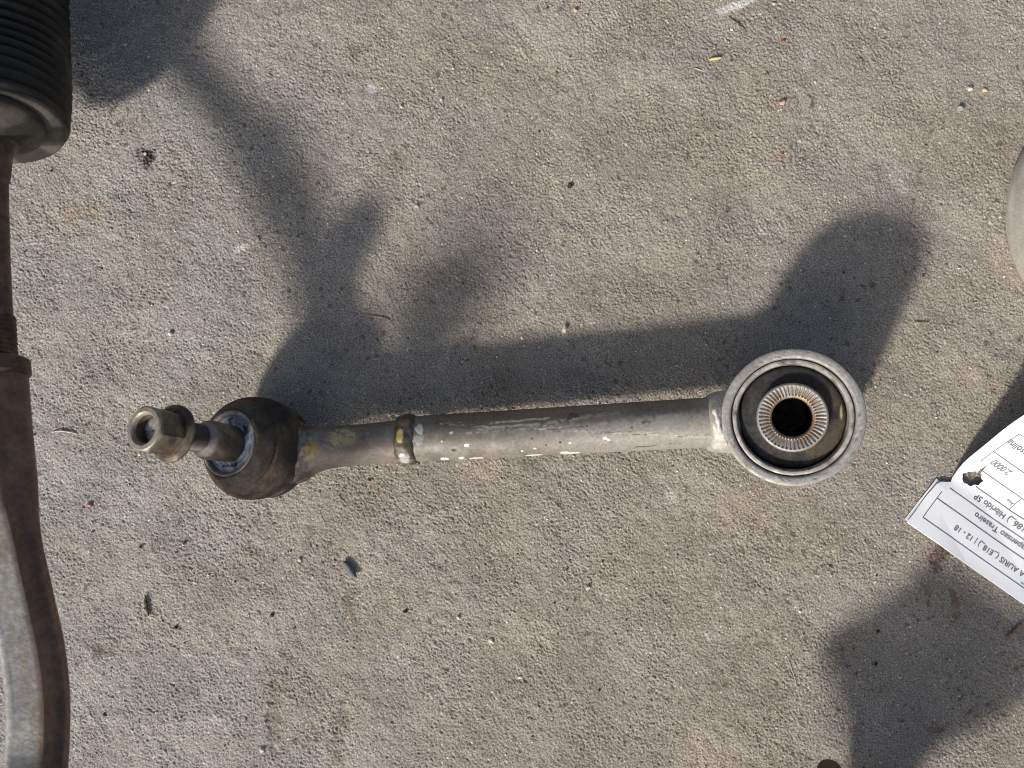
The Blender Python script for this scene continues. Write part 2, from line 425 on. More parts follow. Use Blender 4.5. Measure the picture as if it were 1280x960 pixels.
# neck, weld bead, tube (one centre line)
TC = lambda x, y, h: W(x, y, h)
def tube_col_base(P, seed): return fbm(P, 120, seed), fbm(P, 420, seed + 5), fbm(P, 1100, seed + 9)
def neck_col(P):
    n, n2, n3 = tube_col_base(P, 101)
    c = np.broadcast_to(np.array((0.165, 0.140, 0.115)), P.shape).copy()
    c = mixc(c, (0.24, 0.215, 0.185), smooth(0.42, 0.65, n))
    x = P[..., 0] / S / 0.945 + 640; yl = (P[..., 1] - np.interp(P[..., 0], [-0.1, -0.05], [-0.0293, -0.0262])) * 1000
    def bl(cx, cy, rx, ry, cc, a, sd):
        nonlocal c
        d = np.sqrt(((x - cx) / rx) ** 2 + ((yl - cy) / ry) ** 2) + 0.9 * (fbm(P, 500, sd) - 0.5)
        c = mixc(c, cc, a * smooth(1.25, 0.6, d) * smooth(0.30, 0.46, fbm(P, 1500, sd + 1, 2)) * smooth(-0.002, 0.001, P[..., 2] - 0.018))
    bl(432, 4.0, 18, 4.0, (0.46, 0.40, 0.20), 0.8 , 3)                  # pale yellow paint patch
    bl(394, -0.5, 9, 4.0, (0.36, 0.24, 0.05), 0.75, 7)                     # ochre paint near the boot
    c = mixc(c, (0.06, 0.045, 0.035), smooth(404, 384, x) * smooth(0.35, 0.55, n2) * 0.8)
    return mixc(c, (0.30, 0.28, 0.25), smooth(0.6, 0.75, n3) * 0.5)
nc = spline([TC(352, 566, 0.019), TC(378, 564, 0.020), TC(400, 561, 0.021), TC(430, 557.5, 0.0215), TC(470, 554, 0.0212), TC(500, 551, 0.0212), TC(516, 549.5, 0.0212)], 90)
def ellipse(rx, ry, m=72):
    th = np.linspace(0, 2 * math.pi, m, endpoint=False); return np.stack([rx * np.cos(th), ry * np.sin(th)], -1)
def neck_sec(i):
    x = nc[i][0] / S / 0.945 + 640
    return ellipse(np.interp(x, [350, 376, 390, 404, 420, 450, 516], [.0165, .0138, .0110, .0098, .0093, .0092, .0095]),
                   np.interp(x, [350, 376, 390, 404, 420, 450, 516], [.0125, .0118, .0108, .0098, .0093, .0092, .0095]))
P = sweep_pts(nc, neck_sec)
from_np('forged_neck', P.reshape(-1, 3), grid_faces(P.shape[0], P.shape[1])[:, ::-1], m_steel, arm, ARM0, neck_col(P), True, 50)

tc_ = np.linspace(W(509, 549.2, 0.0210), W(905, 526.8, 0.0262), 560)
def tube_sec(i): r = 0.0103 + 0.0009 * i / 559; return ellipse(r, r, 220)
P = sweep_pts(tc_, tube_sec)
def tube_col(P):
    n, n2, n3 = tube_col_base(P, 131)
    x = (np.arange(P.shape[0]) / (P.shape[0] - 1) * 396 + 509)[:, None] * np.ones(P.shape[:2])
    th = (np.linspace(0, 360, P.shape[1], endpoint=False))[None, :] * np.ones(P.shape[:2])
    # th: 0 = towards the viewer's lower edge or upper edge of the picture, 90 = up
    v = (P - tc_[:, None, :])[..., 1] / 0.0108                            # -1 lower edge, +1 upper edge in the picture
    top = smooth(-0.0035, -0.0005, (P - tc_[:, None, :])[..., 2])
    c = np.broadcast_to(np.array((0.245, 0.225, 0.202)), P.shape).copy()
    right = smooth(600, 800, x)
    c = mixc(c, (0.36, 0.335, 0.30), np.clip(right * 0.75 + 0.6 * (n - 0.5), 0, 1))
    c = mixc(c, (0.150, 0.133, 0.115), (1 - right) * smooth(0.45, 0.62, n) * 0.7)
    # brown stain along the upper flank, cream scratches in it
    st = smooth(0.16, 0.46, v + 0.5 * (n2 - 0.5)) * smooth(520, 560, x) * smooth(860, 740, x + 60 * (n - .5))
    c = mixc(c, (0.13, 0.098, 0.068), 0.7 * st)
    c = mixc(c, (0.105, 0.085, 0.07), 0.7 * smooth(0.25, 0.6, v + .5 * (n2 - .5)) * smooth(770, 800, x) * smooth(900, 850, x))
    def strip(x0, x1, vv, slope, wd, cc, a, sd, thr=0.45):
        nonlocal c
        d = np.abs(v - vv - slope * (x - x0) + 0.10 * (fbm(P, 300, sd) - 0.5))
        m = smooth(wd, wd * 0.5, d) * smooth(x0 - 2, x0 + 3, x) * smooth(x1 + 2, x1 - 3, x) * smooth(thr - .08, thr + .08, fbm(P, 600, sd + 2))
        c = mixc(c, cc, a * m * top)
    strip(615, 690, 0.50, 0.0012, 0.055, (0.62, 0.54, 0.36), 0.9, 11, 0.38)
    strip(600, 670, 0.30, 0.0008, 0.07, (0.36, 0.38, 0.30), 0.8, 15, 0.45)
    strip(660, 735, 0.33, 0.0030, 0.08, (0.44, 0.43, 0.33), 0.75, 19, 0.44)
    strip(730, 775, 0.55, 0.0020, 0.10, (0.40, 0.38, 0.31), 0.75, 23, 0.42)
    strip(585, 640, 0.16, 0.0010, 0.06, (0.36, 0.38, 0.36), 0.6, 27, 0.47)
    for q in range(34):
        xs_ = 525 + (q * 137.5) % 360; strip(xs_, xs_ + 14 + (q * 31) % 40, -0.6 + ((q * 0.617) % 1.0) * 1.3, 0.0006 * ((q % 5) - 2), 0.028, (0.46, 0.44, 0.39) if q % 3 else (0.09, 0.075, 0.06), 0.8, 60 + q, 0.47)
    strip(790, 850, -0.80, 0.001, 0.025, (0.05, 0.045, 0.04), 0.8, 29, 0.4)
    def blob(x0, vv, rx, rv, cc, a, sd, rg=0.8):
        nonlocal c; rx = rx * .85; rv = rv * .8; rg = rg * 1.3
        d = np.sqrt(((x - x0) / rx) ** 2 + ((v - vv) / rv) ** 2) + rg * (fbm(P, 700, sd) - 0.5)
        c = mixc(c, cc, a * smooth(1.08, 0.9, d) * top)
    white = (0.74, 0.73, 0.70)
    blob(529, 0.42, 6, 0.24, (0.60, 0.58, 0.52), 0.95, 31)
    blob(526, 0.02, 8, 0.24, (0.36, 0.365, 0.37), 0.8, 32, 1.2)
    blob(556, -0.88, 6.5, 0.10, white, 1, 33, .4); blob(577, -0.88, 4.5, 0.09, white, 1, 34, .4); blob(596, -0.92, 11, 0.06, white, 1, 35, .4)
    blob(667, -0.93, 13, 0.05, white, 1, 36, .3); blob(706, -0.90, 8, 0.09, white, 1, 37, .6); blob(717, -0.93, 9, 0.06, white, 1, 38, .4)
    blob(586, -0.33, 3.5, 0.08, white, 1, 39); blob(568, 0.22, 2.6, 0.07, white, .9, 40); blob(755, -0.35, 3.6, 0.07, white, 1, 41)
    blob(759, -0.42, 2.4, 0.06, white, 1, 42); blob(669, -0.62, 3.0, 0.05, white, .9, 43); blob(653, -0.7, 2, 0.05, white, .9, 44)
    blob(712, -0.48, 2.0, 0.05, white, .7, 45); blob(556, -0.12, 1.8, 0.05, white, .7, 46)
    blk = (0.03, 0.028, 0.026)
    blob(569, -0.5, 4.5, 0.07, blk, .9, 47); blob(666, -0.2, 2, 0.05, blk, .9, 48); blob(700, -0.42, 2.2, 0.06, blk, .9, 49); blob(683, -0.5, 1.8, 0.05, blk, .8, 50)
    blob(734, 0.18, 1.6, 0.06, blk, .8, 51); blob(804, 0.22, 8, 0.10, (0.10, 0.10, 0.10), .7, 52, 1.6); blob(788, 0.02, 1.6, 0.05, blk, .8, 53); blob(718, 0.62, 8, .16, (0.04, 0.03, 0.022), .8, 54, 1.4)
    c = mixc(c, (0.06, 0.05, 0.045), 0.5 * smooth(0.70, 0.8, n3) * top)
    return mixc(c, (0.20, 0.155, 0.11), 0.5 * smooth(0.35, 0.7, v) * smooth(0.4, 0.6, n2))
from_np('tube', P.reshape(-1, 3), grid_faces(P.shape[0], P.shape[1])[:, ::-1], m_steel, arm, ARM0, tube_col(P), True, 60)

# weld bead between neck and tube
wc = W(510, 549.4, 0.0211); wax = W(545, 546.8, 0.0216) - W(500, 550.6, 0.0210)
def weld_mod(R, T, th):
    n = 0.35 * np.sin(9 * th + 1) + 0.25 * np.sin(17 * th + 2) + 0.3 * np.sin(4 * th)
    return R + 0.0004 * n * smooth(0.0095, 0.0110, R), T + 0.0005 * np.sin(2 * th + .6) + 0.0002 * np.sin(11 * th)
def weld_col(P):
    c = np.broadcast_to(np.array((0.075, 0.060, 0.045)), P.shape).copy()
    c = mixc(c, (0.19, 0.16, 0.12), smooth(0.5, 0.7, fbm(P, 300, 7)))
    q = (P - wc) * 1000
    c = mixc(c, (0.55, 0.45, 0.16), 0.9 * smooth(1.1, 0.75, np.hypot((q[..., 0] + 2.4) / 1.7, (q[..., 1] - 2.2) / 3.4) + .8 * (fbm(P, 700, 3) - .5)) * (q[..., 2] > 0))
    return mixc(c, (0.45, 0.46, 0.46), 0.9 * smooth(1.1, 0.75, np.hypot((q[..., 0] + 0.8) / 2.6, (q[..., 1] + 8.0) / 2.6) + .8 * (fbm(P, 700, 5) - .5)) * (q[..., 2] > 0))
lathe('weld_bead', dense(round_profile([(8.8, -5.0), (10.2, -4.6), (11.1, -2.6), (11.7, -0.4), (11.5, 1.8), (10.9, 3.6), (9.8, 4.4)], 2), 0.5), wc, wax, m_steel, arm, ARM0, 96, mod=weld_mod, colf=weld_col)

# bushing eye
BT = W(990.5, 522, 0.053); BA = np.array((-math.sin(math.radians(16.0)), 0.0, math.cos(math.radians(16.0))))
def alu_col(P):
    n, n2, n3 = tube_col_base(P, 161)
    c = np.broadcast_to(np.array((0.27, 0.265, 0.25)), P.shape).copy()
    c = mixc(c, (0.33, 0.325, 0.31), 0.7 * smooth(0.42, 0.72, n3))
    c = mixc(c, (0.20, 0.19, 0.175), 0.6 * smooth(0.55, 0.75, n))
    c = mixc(c, (0.07, 0.06, 0.05), 0.8 * smooth(0.66, 0.74, n3))
    c = mixc(c, (0.48, 0.47, 0.45), 0.6 * smooth(0.66, 0.74, fbm(P, 800, 166)))
    q = (P - BT) * 1000
    d = np.hypot((q[..., 0] + 27.2) / 1.7, (q[..., 1] - 0.6) / 2.1) + .5 * (fbm(P, 700, 3) - .5)
    return mixc(c, (0.52, 0.40, 0.20), 0.8 * smooth(1.1, 0.8, d) * (q[..., 2] > 2))
lathe('bushing_eye', dense([(24.6, -9), (24.6, -1.0), (25.0, -0.25), (25.5, 0.0), (27.6, 0.0), (28.4, -0.35), (28.7, -1.1), (28.9, -6), (28.9, -40), (28.3, -46), (27.6, -46.3), (24.6, -46.3)], 0.9),
      BT, BA, m_alu, arm, ARM0, 128, colf=alu_col, angle=40,
      mod=lambda R, T, th: (R * (1 + 0.004 * np.sin(2 * th + .4) + 0.002 * np.sin(7 * th)), T))
def shell_mod(R, T, th):
    n = np.sin(5 * th) * .4 + np.sin(11 * th + 1) * .3 + np.sin(23 * th) * .2
    return R + 0.00012 * n * (R > 0.0236), T
lathe('bushing_shell', dense([(21.6, -14), (22.0, -4.0), (22.2, -1.2), (22.6, -0.75), (23.6, -0.7), (24.1, -1.0), (24.15, -2.4), (24.0, -9)], 0.6), BT, BA, m_alu, arm, ARM0, 128, mod=shell_mod,
      colf=lambda P: mixc(mixc(np.broadcast_to(np.array((0.30, 0.285, 0.26)), P.shape).copy(), (0.46, 0.44, 0.41), smooth(.45, .7, fbm(P, 380, 6))), (0.09, 0.075, 0.06), .8 * smooth(.55, .72, fbm(P, 170, 8))), angle=40)
def rub_col(P):
    q = (P - BT) * 1000
    c = np.broadcast_to(np.array((0.026, 0.025, 0.026)), P.shape).copy()
    c = mixc(c, (0.085, 0.066, 0.046), 0.75 * smooth(-6, 14, q[..., 0] - q[..., 1] * 0.7) * smooth(0.3, 0.62, fbm(P, 150, 9)))
    c = mixc(c, (0.055, 0.055, 0.056), 0.6 * smooth(0, -14, q[..., 0]) * smooth(0.4, 0.65, fbm(P, 240, 12)))
    d = np.hypot((q[..., 0] - 20.0) / 0.5, (q[..., 1] - 2.2) / 3.0)
    return mixc(c, (0.45, 0.37, 0.20), .7 * smooth(1.2, .7, d))
def rub_mod(R, T, th):
    b = np.exp(-(((th - 0.35) / 0.06) ** 2)) + np.exp(-(((th - 3.75) / 0.05) ** 2))
    return R, T + 0.00035 * b * np.exp(-((R - 0.0182) / 0.0009) ** 2)
lathe('rubber_bush', dense(round_profile([(13.0, -1.6), (14.0, -2.4), (15.2, -3.6), (17.4, -4.6), (20.0, -4.8), (21.2, -5.4), (21.8, -8.0), (22.0, -12)], 2), 0.4), BT, BA, m_rubber, arm, ARM0, 128, mod=rub_mod, colf=rub_col)
NT = 48
def sleeve_mod(R, T, th):
    s = 0.5 + 0.5 * np.sin(NT * th + 0.5 * np.sin(3 * th)); s = smooth(0.15, 0.75, s)
    band = smooth(0.0090, 0.0096, R) * smooth(0.0134, 0.0130, R) * (T > -0.0035)
    return R, T - 0.00075 * band * (1 - s)
def sleeve_col(P):
    q = P - BT; r = np.linalg.norm(q - (q @ BA)[..., None] * BA, axis=-1) * 1000
    c = np.broadcast_to(np.array((0.33, 0.315, 0.29)), P.shape).copy()
    c = mixc(c, (0.25, 0.17, 0.12), 0.7 * smooth(0.42, 0.62, fbm(P, 190, 15)) * smooth(13, 10.5, r))
    c = mixc(c, (0.26, 0.145, 0.085), 0.6 * smooth(10.2, 8.8, r) * smooth(0.35, .6, fbm(P, 260, 17)))
    c = mixc(c, (0.035, 0.028, 0.024), smooth(-2.0, -5.0, (q @ BA) * 1000))          # deep shade of the bore painted in as near-black
    return mixc(c, (0.11, 0.09, 0.07), 0.5 * smooth(0.6, 0.75, fbm(P, 420, 19)))
lathe('inner_sleeve', dense([(14.2, -49.5), (13.0, -50), (0.05, -50), (0.05, -47.5), (8.1, -47), (8.1, -30)], 3)[:-1] + dense([(8.1, -30), (8.1, -2.0), (8.3, -1.3), (8.9, -0.75), (9.4, -0.45), (13.1, 0.15), (13.7, 0.1), (14.2, -0.4), (14.4, -1.2), (14.4, -6)], 0.35),  # closed bottom added to keep the bore dark
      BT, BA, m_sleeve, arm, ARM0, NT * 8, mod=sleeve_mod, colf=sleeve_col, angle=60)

# weld saddle where the tube meets the eye
sc0 = W(900, 527.6, 0.0262); sax = np.array((1.0, 0.06, 0.05))
def saddle_mod(R, T, th):
    # the right rim follows the round eye; the left rim bulges like a weld
    n = 0.3 * np.sin(5 * th) + .25 * np.sin(12 * th + 1)
    return R + 0.00035 * n, T + 0.0005 * np.sin(3 * th + 1) * (T < 0)
lathe('weld_saddle', dense(round_profile([(10.6, -6.2), (12.3, -5.6), (13.4, -3.0), (13.7, 0.0), (14.1, 2.5), (14.6, 4.5), (14.8, 6.0)], 2), 0.8), sc0, sax, m_alu, arm, ARM0, 96, mod=saddle_mod,
      colf=lambda P: mixc(mixc(np.broadcast_to(np.array((0.36, 0.34, 0.315)), P.shape).copy(), (0.46, 0.44, 0.42), smooth(.45, .7, fbm(P, 320, 26))), (0.26, 0.22, 0.17), .5 * smooth(.55, .7, fbm(P, 200, 28))))
bead = spline([W(893, 512, 0.043), W(897, 524, 0.0435), W(899, 536, 0.0425), W(904, 545, 0.0405), W(907, 538, 0.0425), W(909, 548, 0.040)], 40)
P = sweep_pts(bead, lambda i: ellipse(0.0011 + 0.0003 * math.sin(i * .9), 0.0012, 12))
from_np('weld_spatter', P.reshape(-1, 3), grid_faces(40, 12)[:, ::-1], m_alu, arm, ARM0, np.broadcast_to(np.array((0.50, 0.48, 0.45)), P.shape).copy())

# ------------------------------------------------------------------ steering tie rod along the left edge
TR0 = W(0, 480, 0.08) * np.array((1, 1, 0))
rod = thing('steering_tie_rod', 'rusty brown steering tie rod with black ribbed bellows, propped up along the left edge', 'tie rod', TR0)
m_bel = material('black_bellows_rubber', rough=0.55, var=0.25, nscale=500, bump=0.00006, spec=0.4)
m_rust = material('brown_rusty_steel', rough=0.55, metal=0.35, var=0.3, nscale=500, bump=0.00012, bscale=900)
bc = spline([W(-20, -230, 0.042), W(-18, -120, 0.042), W(-16, 0, 0.043), W(-14, 80, 0.0455), W(-13, 158, 0.0525)], 700)
bl_ = np.concatenate([[0], np.cumsum(np.linalg.norm(np.diff(bc, axis=0), axis=1))]); BL = bl_[-1]
def bel_sec(i):
    d = BL - bl_[i]
    r = 0.0292 + 0.0021 * (1 - abs(2 * ((d / 0.0051) % 1.0) - 1) ** 1.5)
    r *= np.interp(d, [0, 0.002, 0.012, 0.02], [0.94, 0.955, 0.985, 1.0])
    return ellipse(r, r, 96)
P = sweep_pts(bc, bel_sec)
def bel_col(P):
    c = np.broadcast_to(np.array((0.010, 0.009, 0.0085)), P.shape).copy()
    return mixc(c, (0.032, 0.024, 0.018), smooth(.45, .7, fbm(P, 90, 33)))
from_np('rubber_bellows', P.reshape(-1, 3), grid_faces(P.shape[0], P.shape[1])[:, ::-1], m_bel, rod, TR0, bel_col(P), True, 60)
capax = bc[-1] - bc[-40]; capax = capax / np.linalg.norm(capax); capc = bc[-1]
def cap_col(P):
    c = np.broadcast_to(np.array((0.19, 0.175, 0.15)), P.shape).copy()
    c = mixc(c, (0.25, 0.235, 0.20), smooth(.45, .7, fbm(P, 120, 35)))
    return 0.5 * mixc(c, (0.075, 0.066, 0.056), smooth(.42, .60, fbm(P, 70, 38)))
lathe('end_plate', dense(round_profile([(26, -3.0), (28.2, -2.5), (28.6, 0.3), (27.6, 1.4), (20, 1.7), (8, 1.9)], 2), 1.0), capc, capax, m_alu, rod, TR0, 96, colf=cap_col)
capup = np.array((0, 0, 1.0)) - capax[2] * capax; capup /= np.linalg.norm(capup)
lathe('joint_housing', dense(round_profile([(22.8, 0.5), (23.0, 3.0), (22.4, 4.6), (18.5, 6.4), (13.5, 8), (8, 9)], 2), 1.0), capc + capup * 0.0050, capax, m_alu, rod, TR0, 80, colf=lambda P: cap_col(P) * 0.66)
RC = spline([W(-14, 130, 0.0485), W(-15.5, 200, 0.0570), W(-13.5, 330, 0.0700), W(-8, 455, 0.0815)], 200)
rodax = RC[-1] - RC[-40]
def rust_col(P):
    n, n2, n3 = tube_col_base(P, 191)
    c = np.broadcast_to(np.array((0.070, 0.047, 0.036)), P.shape).copy()
    c = mixc(c, (0.115, 0.075, 0.050), smooth(.45, .68, n))
    return mixc(c, (0.17, 0.125, 0.08), 0.6 * smooth(.55, .75, n2))
def rod_hex(R, T, th):
    a = (th + .2) % (math.pi / 3) - math.pi / 6
    return np.where(R > 0.0110, np.minimum(R, 0.0112 / np.cos(a)), R), T
lathe('joint_flats', dense(round_profile([(7, -4), (12.4, -3.6), (12.9, -2.4), (12.8, 7.0), (11.8, 9.0), (9.2, 12.0), (8.6, 20), (7.9, 27), (6.6, 29)], 1), 0.8), RC[95] - (RC[95] - RC[45]) * 1.25, RC[95] - RC[45], m_rust, rod, TR0, 96, mod=rod_hex, colf=rust_col)
def rod_sec(i): r = 0.0074 + (0.0004 if i < 70 else 0); return ellipse(r, r, 48)
P = sweep_pts(RC, rod_sec)
rod_bar = from_np('rod_bar', P.reshape(-1, 3), grid_faces(200, 48)[:, ::-1], m_rust, rod, TR0, rust_col(P), True, 60)
th0 = W(-10.5, 400, 0.0766); tax = W(-7.7, 462, 0.0822) - th0
lathe('thread', [(7.9, 0.2 * i) for i in range(100)], th0, tax, m_rust, rod_bar, TR0, 40, mod=lambda R, T, th: (R + 0.0017 * np.abs(((T / 0.0020 + th / (2 * math.pi)) % 1.0) - 0.5) - 0.0003, T), colf=rust_col, angle=60)
# outer end: collar, socket body, bent forged arm
AC = spline([W(-4, 453, 0.0825), W(-2, 500, 0.0855), W(0, 560, 0.0890), W(3, 610, 0.0920), W(12, 680, 0.0945), W(27, 750, 0.0945), W(41, 815, 0.0950), W(47.5, 880, 0.0960), W(45, 960, 0.0985), W(36, 1060, 0.112), W(-50, 1170, 0.138), W(-155, 1262, 0.163)], 260)
ai_y = 480 - (AC[:, 1] / S) * H / (H - AC[:, 2])
def arm_sec(i):
    """rounded socket turning into a flanged forging: (across, up) pairs; +across = right in the picture"""
    y = ai_y[i]; k = float(smooth(590, 690, y)); m = 72
    th = np.linspace(0, 2 * math.pi, m, endpoint=False)
    r = np.interp(y, [450, 520, 600, 640], [.0102, .0107, .0117, .0122])
    rx = r * (1 - 0.05 * k); ry = r
    cx = rx * np.cos(th); cy = ry * np.sin(th)
    # forging: half width 12.3 mm, flat worn top, step down to a lower flange on the right
    e = 2.0 + 3.2 * k
    sq = (np.abs(np.cos(th)) ** e + np.abs(np.sin(th)) ** e) ** (-1 / e)
    fx = .0103 * np.cos(th) * sq; fy = np.sin(th) * sq; fy = np.where(fy > 0, .0072 * fy, .0050 * fy)
    step = smooth(0.0056, 0.0074, fx) * (fy > 0)
    fy = fy * (1 - 0.82 * step)
    ridge = np.exp(-((fx + 0.0066) / 0.0008) ** 2) * (fy > 0.003) * 0.0006
    left = smooth(-0.0062, -0.0118, fx) * (fy > 0) * 0.0032
    fy = fy + ridge - left
    s = np.stack([-(cx * (1 - k) + fx * k), cy * (1 - k) + fy * k], -1)
    return s
P = sweep_pts(AC, arm_sec)
# which side is right? +X side of the centre line
T = np.gradient(AC, axis=0); T /= np.linalg.norm(T, axis=1)[:, None]
def forg_col(P):
    n, n2, n3 = tube_col_base(P, 211)
    y = np.broadcast_to(ai_y[:, None], P.shape[:2])
    q = P - AC[:, None, :]; lat = q[..., 0] * 1000; up = q[..., 2] * 1000
    c = np.broadcast_to(np.array((0.135, 0.080, 0.056)), P.shape).copy()
    c = mixc(c, (0.185, 0.115, 0.075), smooth(.45, .68, n))
    worn = smooth(590, 640, y + 50 * (n2 - .5)) * smooth(6.6, 3.4, lat + 3.0 * (n2 - .5)) * (up > 0)
    c2 = mixc(np.broadcast_to(np.array((0.135, 0.137, 0.140)), P.shape).copy(), (0.185, 0.187, 0.190), smooth(.4, .65, n2))
    c2 = mixc(c2, (0.14, 0.12, 0.095), 0.75 * smooth(.42, .64, fbm(P * np.array((1, .35, 1)), 260, 219)) * smooth(-4, 2, lat))
    c2 = mixc(c2, (0.50, 0.50, 0.50), 0.8 * np.exp(-((lat + 6.6 + 0.6 * (n - .5)) / 0.7) ** 2))
    c2 = mixc(c2, (0.34, 0.35, 0.37), 0.6 * smooth(-6.6, -7.4, lat))
    c = c * (1 - worn[..., None]) + c2 * worn[..., None]
    d = np.hypot((lat - 2) / 9, (y - 490) / 11) + .9 * (n2 - .5)
    c = mixc(c, (0.20, 0.13, 0.075), .8 * smooth(1.1, .7, d) * (up > 0))
    return mixc(c, (0.16, 0.12, 0.085), .35 * smooth(.6, .72, n3))
V = P.reshape(-1, 3)
from_np('bent_arm', V, grid_faces(P.shape[0], P.shape[1])[:, ::-1], m_rust, rod, TR0, forg_col(P), True, 45)
lathe('lock_collar', dense([(6.2, -0.6), (10.3, -0.6), (11.3, 0.2), (11.4, 5.2), (10.7, 6.2), (9.4, 6.6)], 0.7), AC[0], AC[12] - AC[0], m_rust, rod, TR0, 64, colf=rust_col)
# outer ball joint below the frame; it throws the soft shadow patch above the arm
ob = W(-205, 1294, 0.170)
lathe('outer_ball_joint', round_profile([(0.05, -21), (15, -19), (22, -10), (23, 2), (20, 11), (14, 17), (8, 20), (7, 26), (0.05, 27)], 2), ob, (0.05, 0.05, 1), m_rust, rod, TR0, 48, colf=rust_col)

# ------------------------------------------------------------------ added caster below the frame, shaped to throw the lower right shadow (tip shows)
CB0 = W(1010, 1150, 0.0)
cast = thing('shadow_caster', 'added shadow caster below the frame whose rounded brown tip shows at the bottom edge', 'car part', CB0)
def extrude_poly(name, pts, z0, z1, bev, parent, origin, mat):
    """pts in ground photo units; plate between heights z0 and z1 with bevelled rims"""
    bm = bmesh.new()
    vs = [bm.verts.new(Vector(((x - 640) * S - origin[0], (480 - y) * S - origin[1], z0))) for x, y in pts]
    f = bm.faces.new(vs)
    r = bmesh.ops.extrude_face_region(bm, geom=[f])
    for v in r['geom']:
        if isinstance(v, bmesh.types.BMVert): v.co.z = z1
    bmesh.ops.recalc_face_normals(bm, faces=bm.faces)
    bmesh.ops.bevel(bm, geom=list(bm.edges), offset=bev, segments=3, affect='EDGES', profile=0.6)
    me = bpy.data.meshes.new(name); bm.to_mesh(me); bm.free()
    for p in me.polygons: p.use_smooth = True
    me.set_sharp_from_angle(angle=math.radians(40))
    return link(name, me, mat, parent)
m_cast = material('brown_caster', col=(0.10, 0.055, 0.038), attr=False, rough=0.7, metal=0.2, var=0.4, nscale=300, bump=0.0003, bscale=500, grime=(0.16, 0.09, 0.05, 0.7), gscale=90)
extrude_poly('caster_plate', [(868, 1036), (884, 1014), (944, 984), (1002, 928), (1144, 1020), (1146, 1085), (1115, 1108), (1026, 1152), (950, 1176), (925, 1168)], 0.062, 0.071, 0.003, cast, CB0, m_cast)
extrude_poly('caster_post', [(986, 1128), (1016, 1126), (1020, 1156), (988, 1160)], 0.012, 0.066, 0.003, cast, CB0, m_cast)
extrude_poly('foot', [(915, 1140), (960, 1110), (985, 1116), (1040, 1112), (1052, 1140), (990, 1190), (945, 1215), (910, 1210)], 0.0, 0.020, 0.004, cast, CB0, m_cast)
stc = np.array(((1001 - 640) * S, (480 - 1078) * S, 0.0345))
lathe('stud', dense(round_profile([(8.5, -20), (7.5, 0), (6.5, 30), (5.9, 57), (5.4, 61.5), (3.5, 64.4), (0.05, 65.2)], 2), 2), stc, (0.0, 1, 0.03), m_cast, cast, CB0, 40)  # only the brown tip is in view; the shank is made up

# ------------------------------------------------------------------ pale metal cup at the right edge
DC = W(1466, 258, 0.024); DC0 = DC * np.array((1, 1, 0))
cup = thing('metal_cup', 'pale dull metal round rim cut off by the right edge of the photo', 'car part', DC0)
def cup_col(P):
    q = (P - DC); a = np.arctan2(q[..., 1], q[..., 0]); r = np.hypot(q[..., 0], q[..., 1])
    c = np.broadcast_to(np.array((0.45, 0.435, 0.40)), P.shape).copy()
    c = mixc(c, (0.58, 0.56, 0.52), smooth(.45, .65, vnoise(np.stack([r * 4, a * 0.006, a * 0], -1), 420, 4)))
    return mixc(c, (0.28, 0.26, 0.23), .6 * smooth(.5, .7, fbm(P, 110, 44)))
lathe('rim', dense(round_profile([(60.0, -24), (63.0, -22), (64.5, -8), (64.2, -2.5), (63.2, -0.3), (62.2, 0.1), (61.3, -1.8), (60.3, -2.1), (59.4, -0.2), (58.0, 0.5), (56.0, -1.2), (53.5, -3.0), (50, -5), (44, -9), (30, -11), (16, -11.5)], 2), 0.7), DC, (0, 0, 1), m_alu, cup, DC0, 200, colf=cup_col)
lathe('hub', round_profile([(22, -12), (20, -4), (16, 2), (9, 4), (0.05, 4)], 2), DC, (0, 0, 1), m_alu, cup, DC0, 64, colf=cup_col)

# ------------------------------------------------------------------ paper tag
UD = np.array((0.8179, 0.5753)); VD = np.array((0.5753, -0.8179))       # along the print lines / across them, photo axes
def paper_pt(u, v, lift=0.0):
    u = np.asarray(u, float); v = np.asarray(v, float)
    X = 1131 + UD[0] * u + VD[0] * v; Y = 652 + UD[1] * u + VD[1] * v
    t = v - 70
    h = 0.0018 + np.where(t > 0, 0.0285 * (np.sqrt(1 + (np.maximum(t, 0) / 62) ** 2) - 1) / 0.62 * 0.62, 0)
    h = h + 0.00055 * np.sin(u / 24 + v / 40) * smooth(10, 60, u) + 0.0014 * np.exp(-(((u - 128) / 26) ** 2 + ((v - 84) / 18) ** 2)) - 0.0012 * np.exp(-(((u - 100) / 12) ** 2 + ((v - 92) / 20) ** 2))
    h = h + 0.0008 * smooth(40, 0, u) * smooth(20, 60, v) * smooth(78, 60, v)
    h = h + 0.00045 * np.abs(np.sin(u / 37 + v / 19 + 0.6)) * smooth(20, 50, u)
    cr = smooth(75, 105, u) * smooth(76, 100, v)
    h = h + cr * (0.0007 * np.abs(np.sin(u / 11 + v / 17)) + 0.0006 * np.abs(np.sin(u / 19 - v / 9)) - 0.0006)
    return np.stack([(X - 640) * S, (480 - Y) * S, h + lift], -1)
PT0 = paper_pt(110, 70) * np.array((1, 1, 0))
m_paper = material('white_paper', col=(0.66, 0.685, 0.735), attr=False, rough=0.65, rough_var=0.1, var=0.02, nscale=200, bump=0.00004, bscale=500, spec=0.3)
m_ink = material('grey_ink', col=(0.115, 0.12, 0.13), attr=False, rough=0.7, var=0.1, bump=0)
m_ink2 = material('faint_ink', col=(0.17, 0.17, 0.185), attr=False, rough=0.7, var=0.1, bump=0)
PAPER_FLIP = True
U = np.concatenate([np.linspace(0, 5, 8), np.linspace(5.5, 45, 150), np.linspace(46, 240, 130)])
Vv = np.concatenate([np.linspace(0, 56, 50), np.linspace(57, 115, 190), np.linspace(116, 230, 76)])
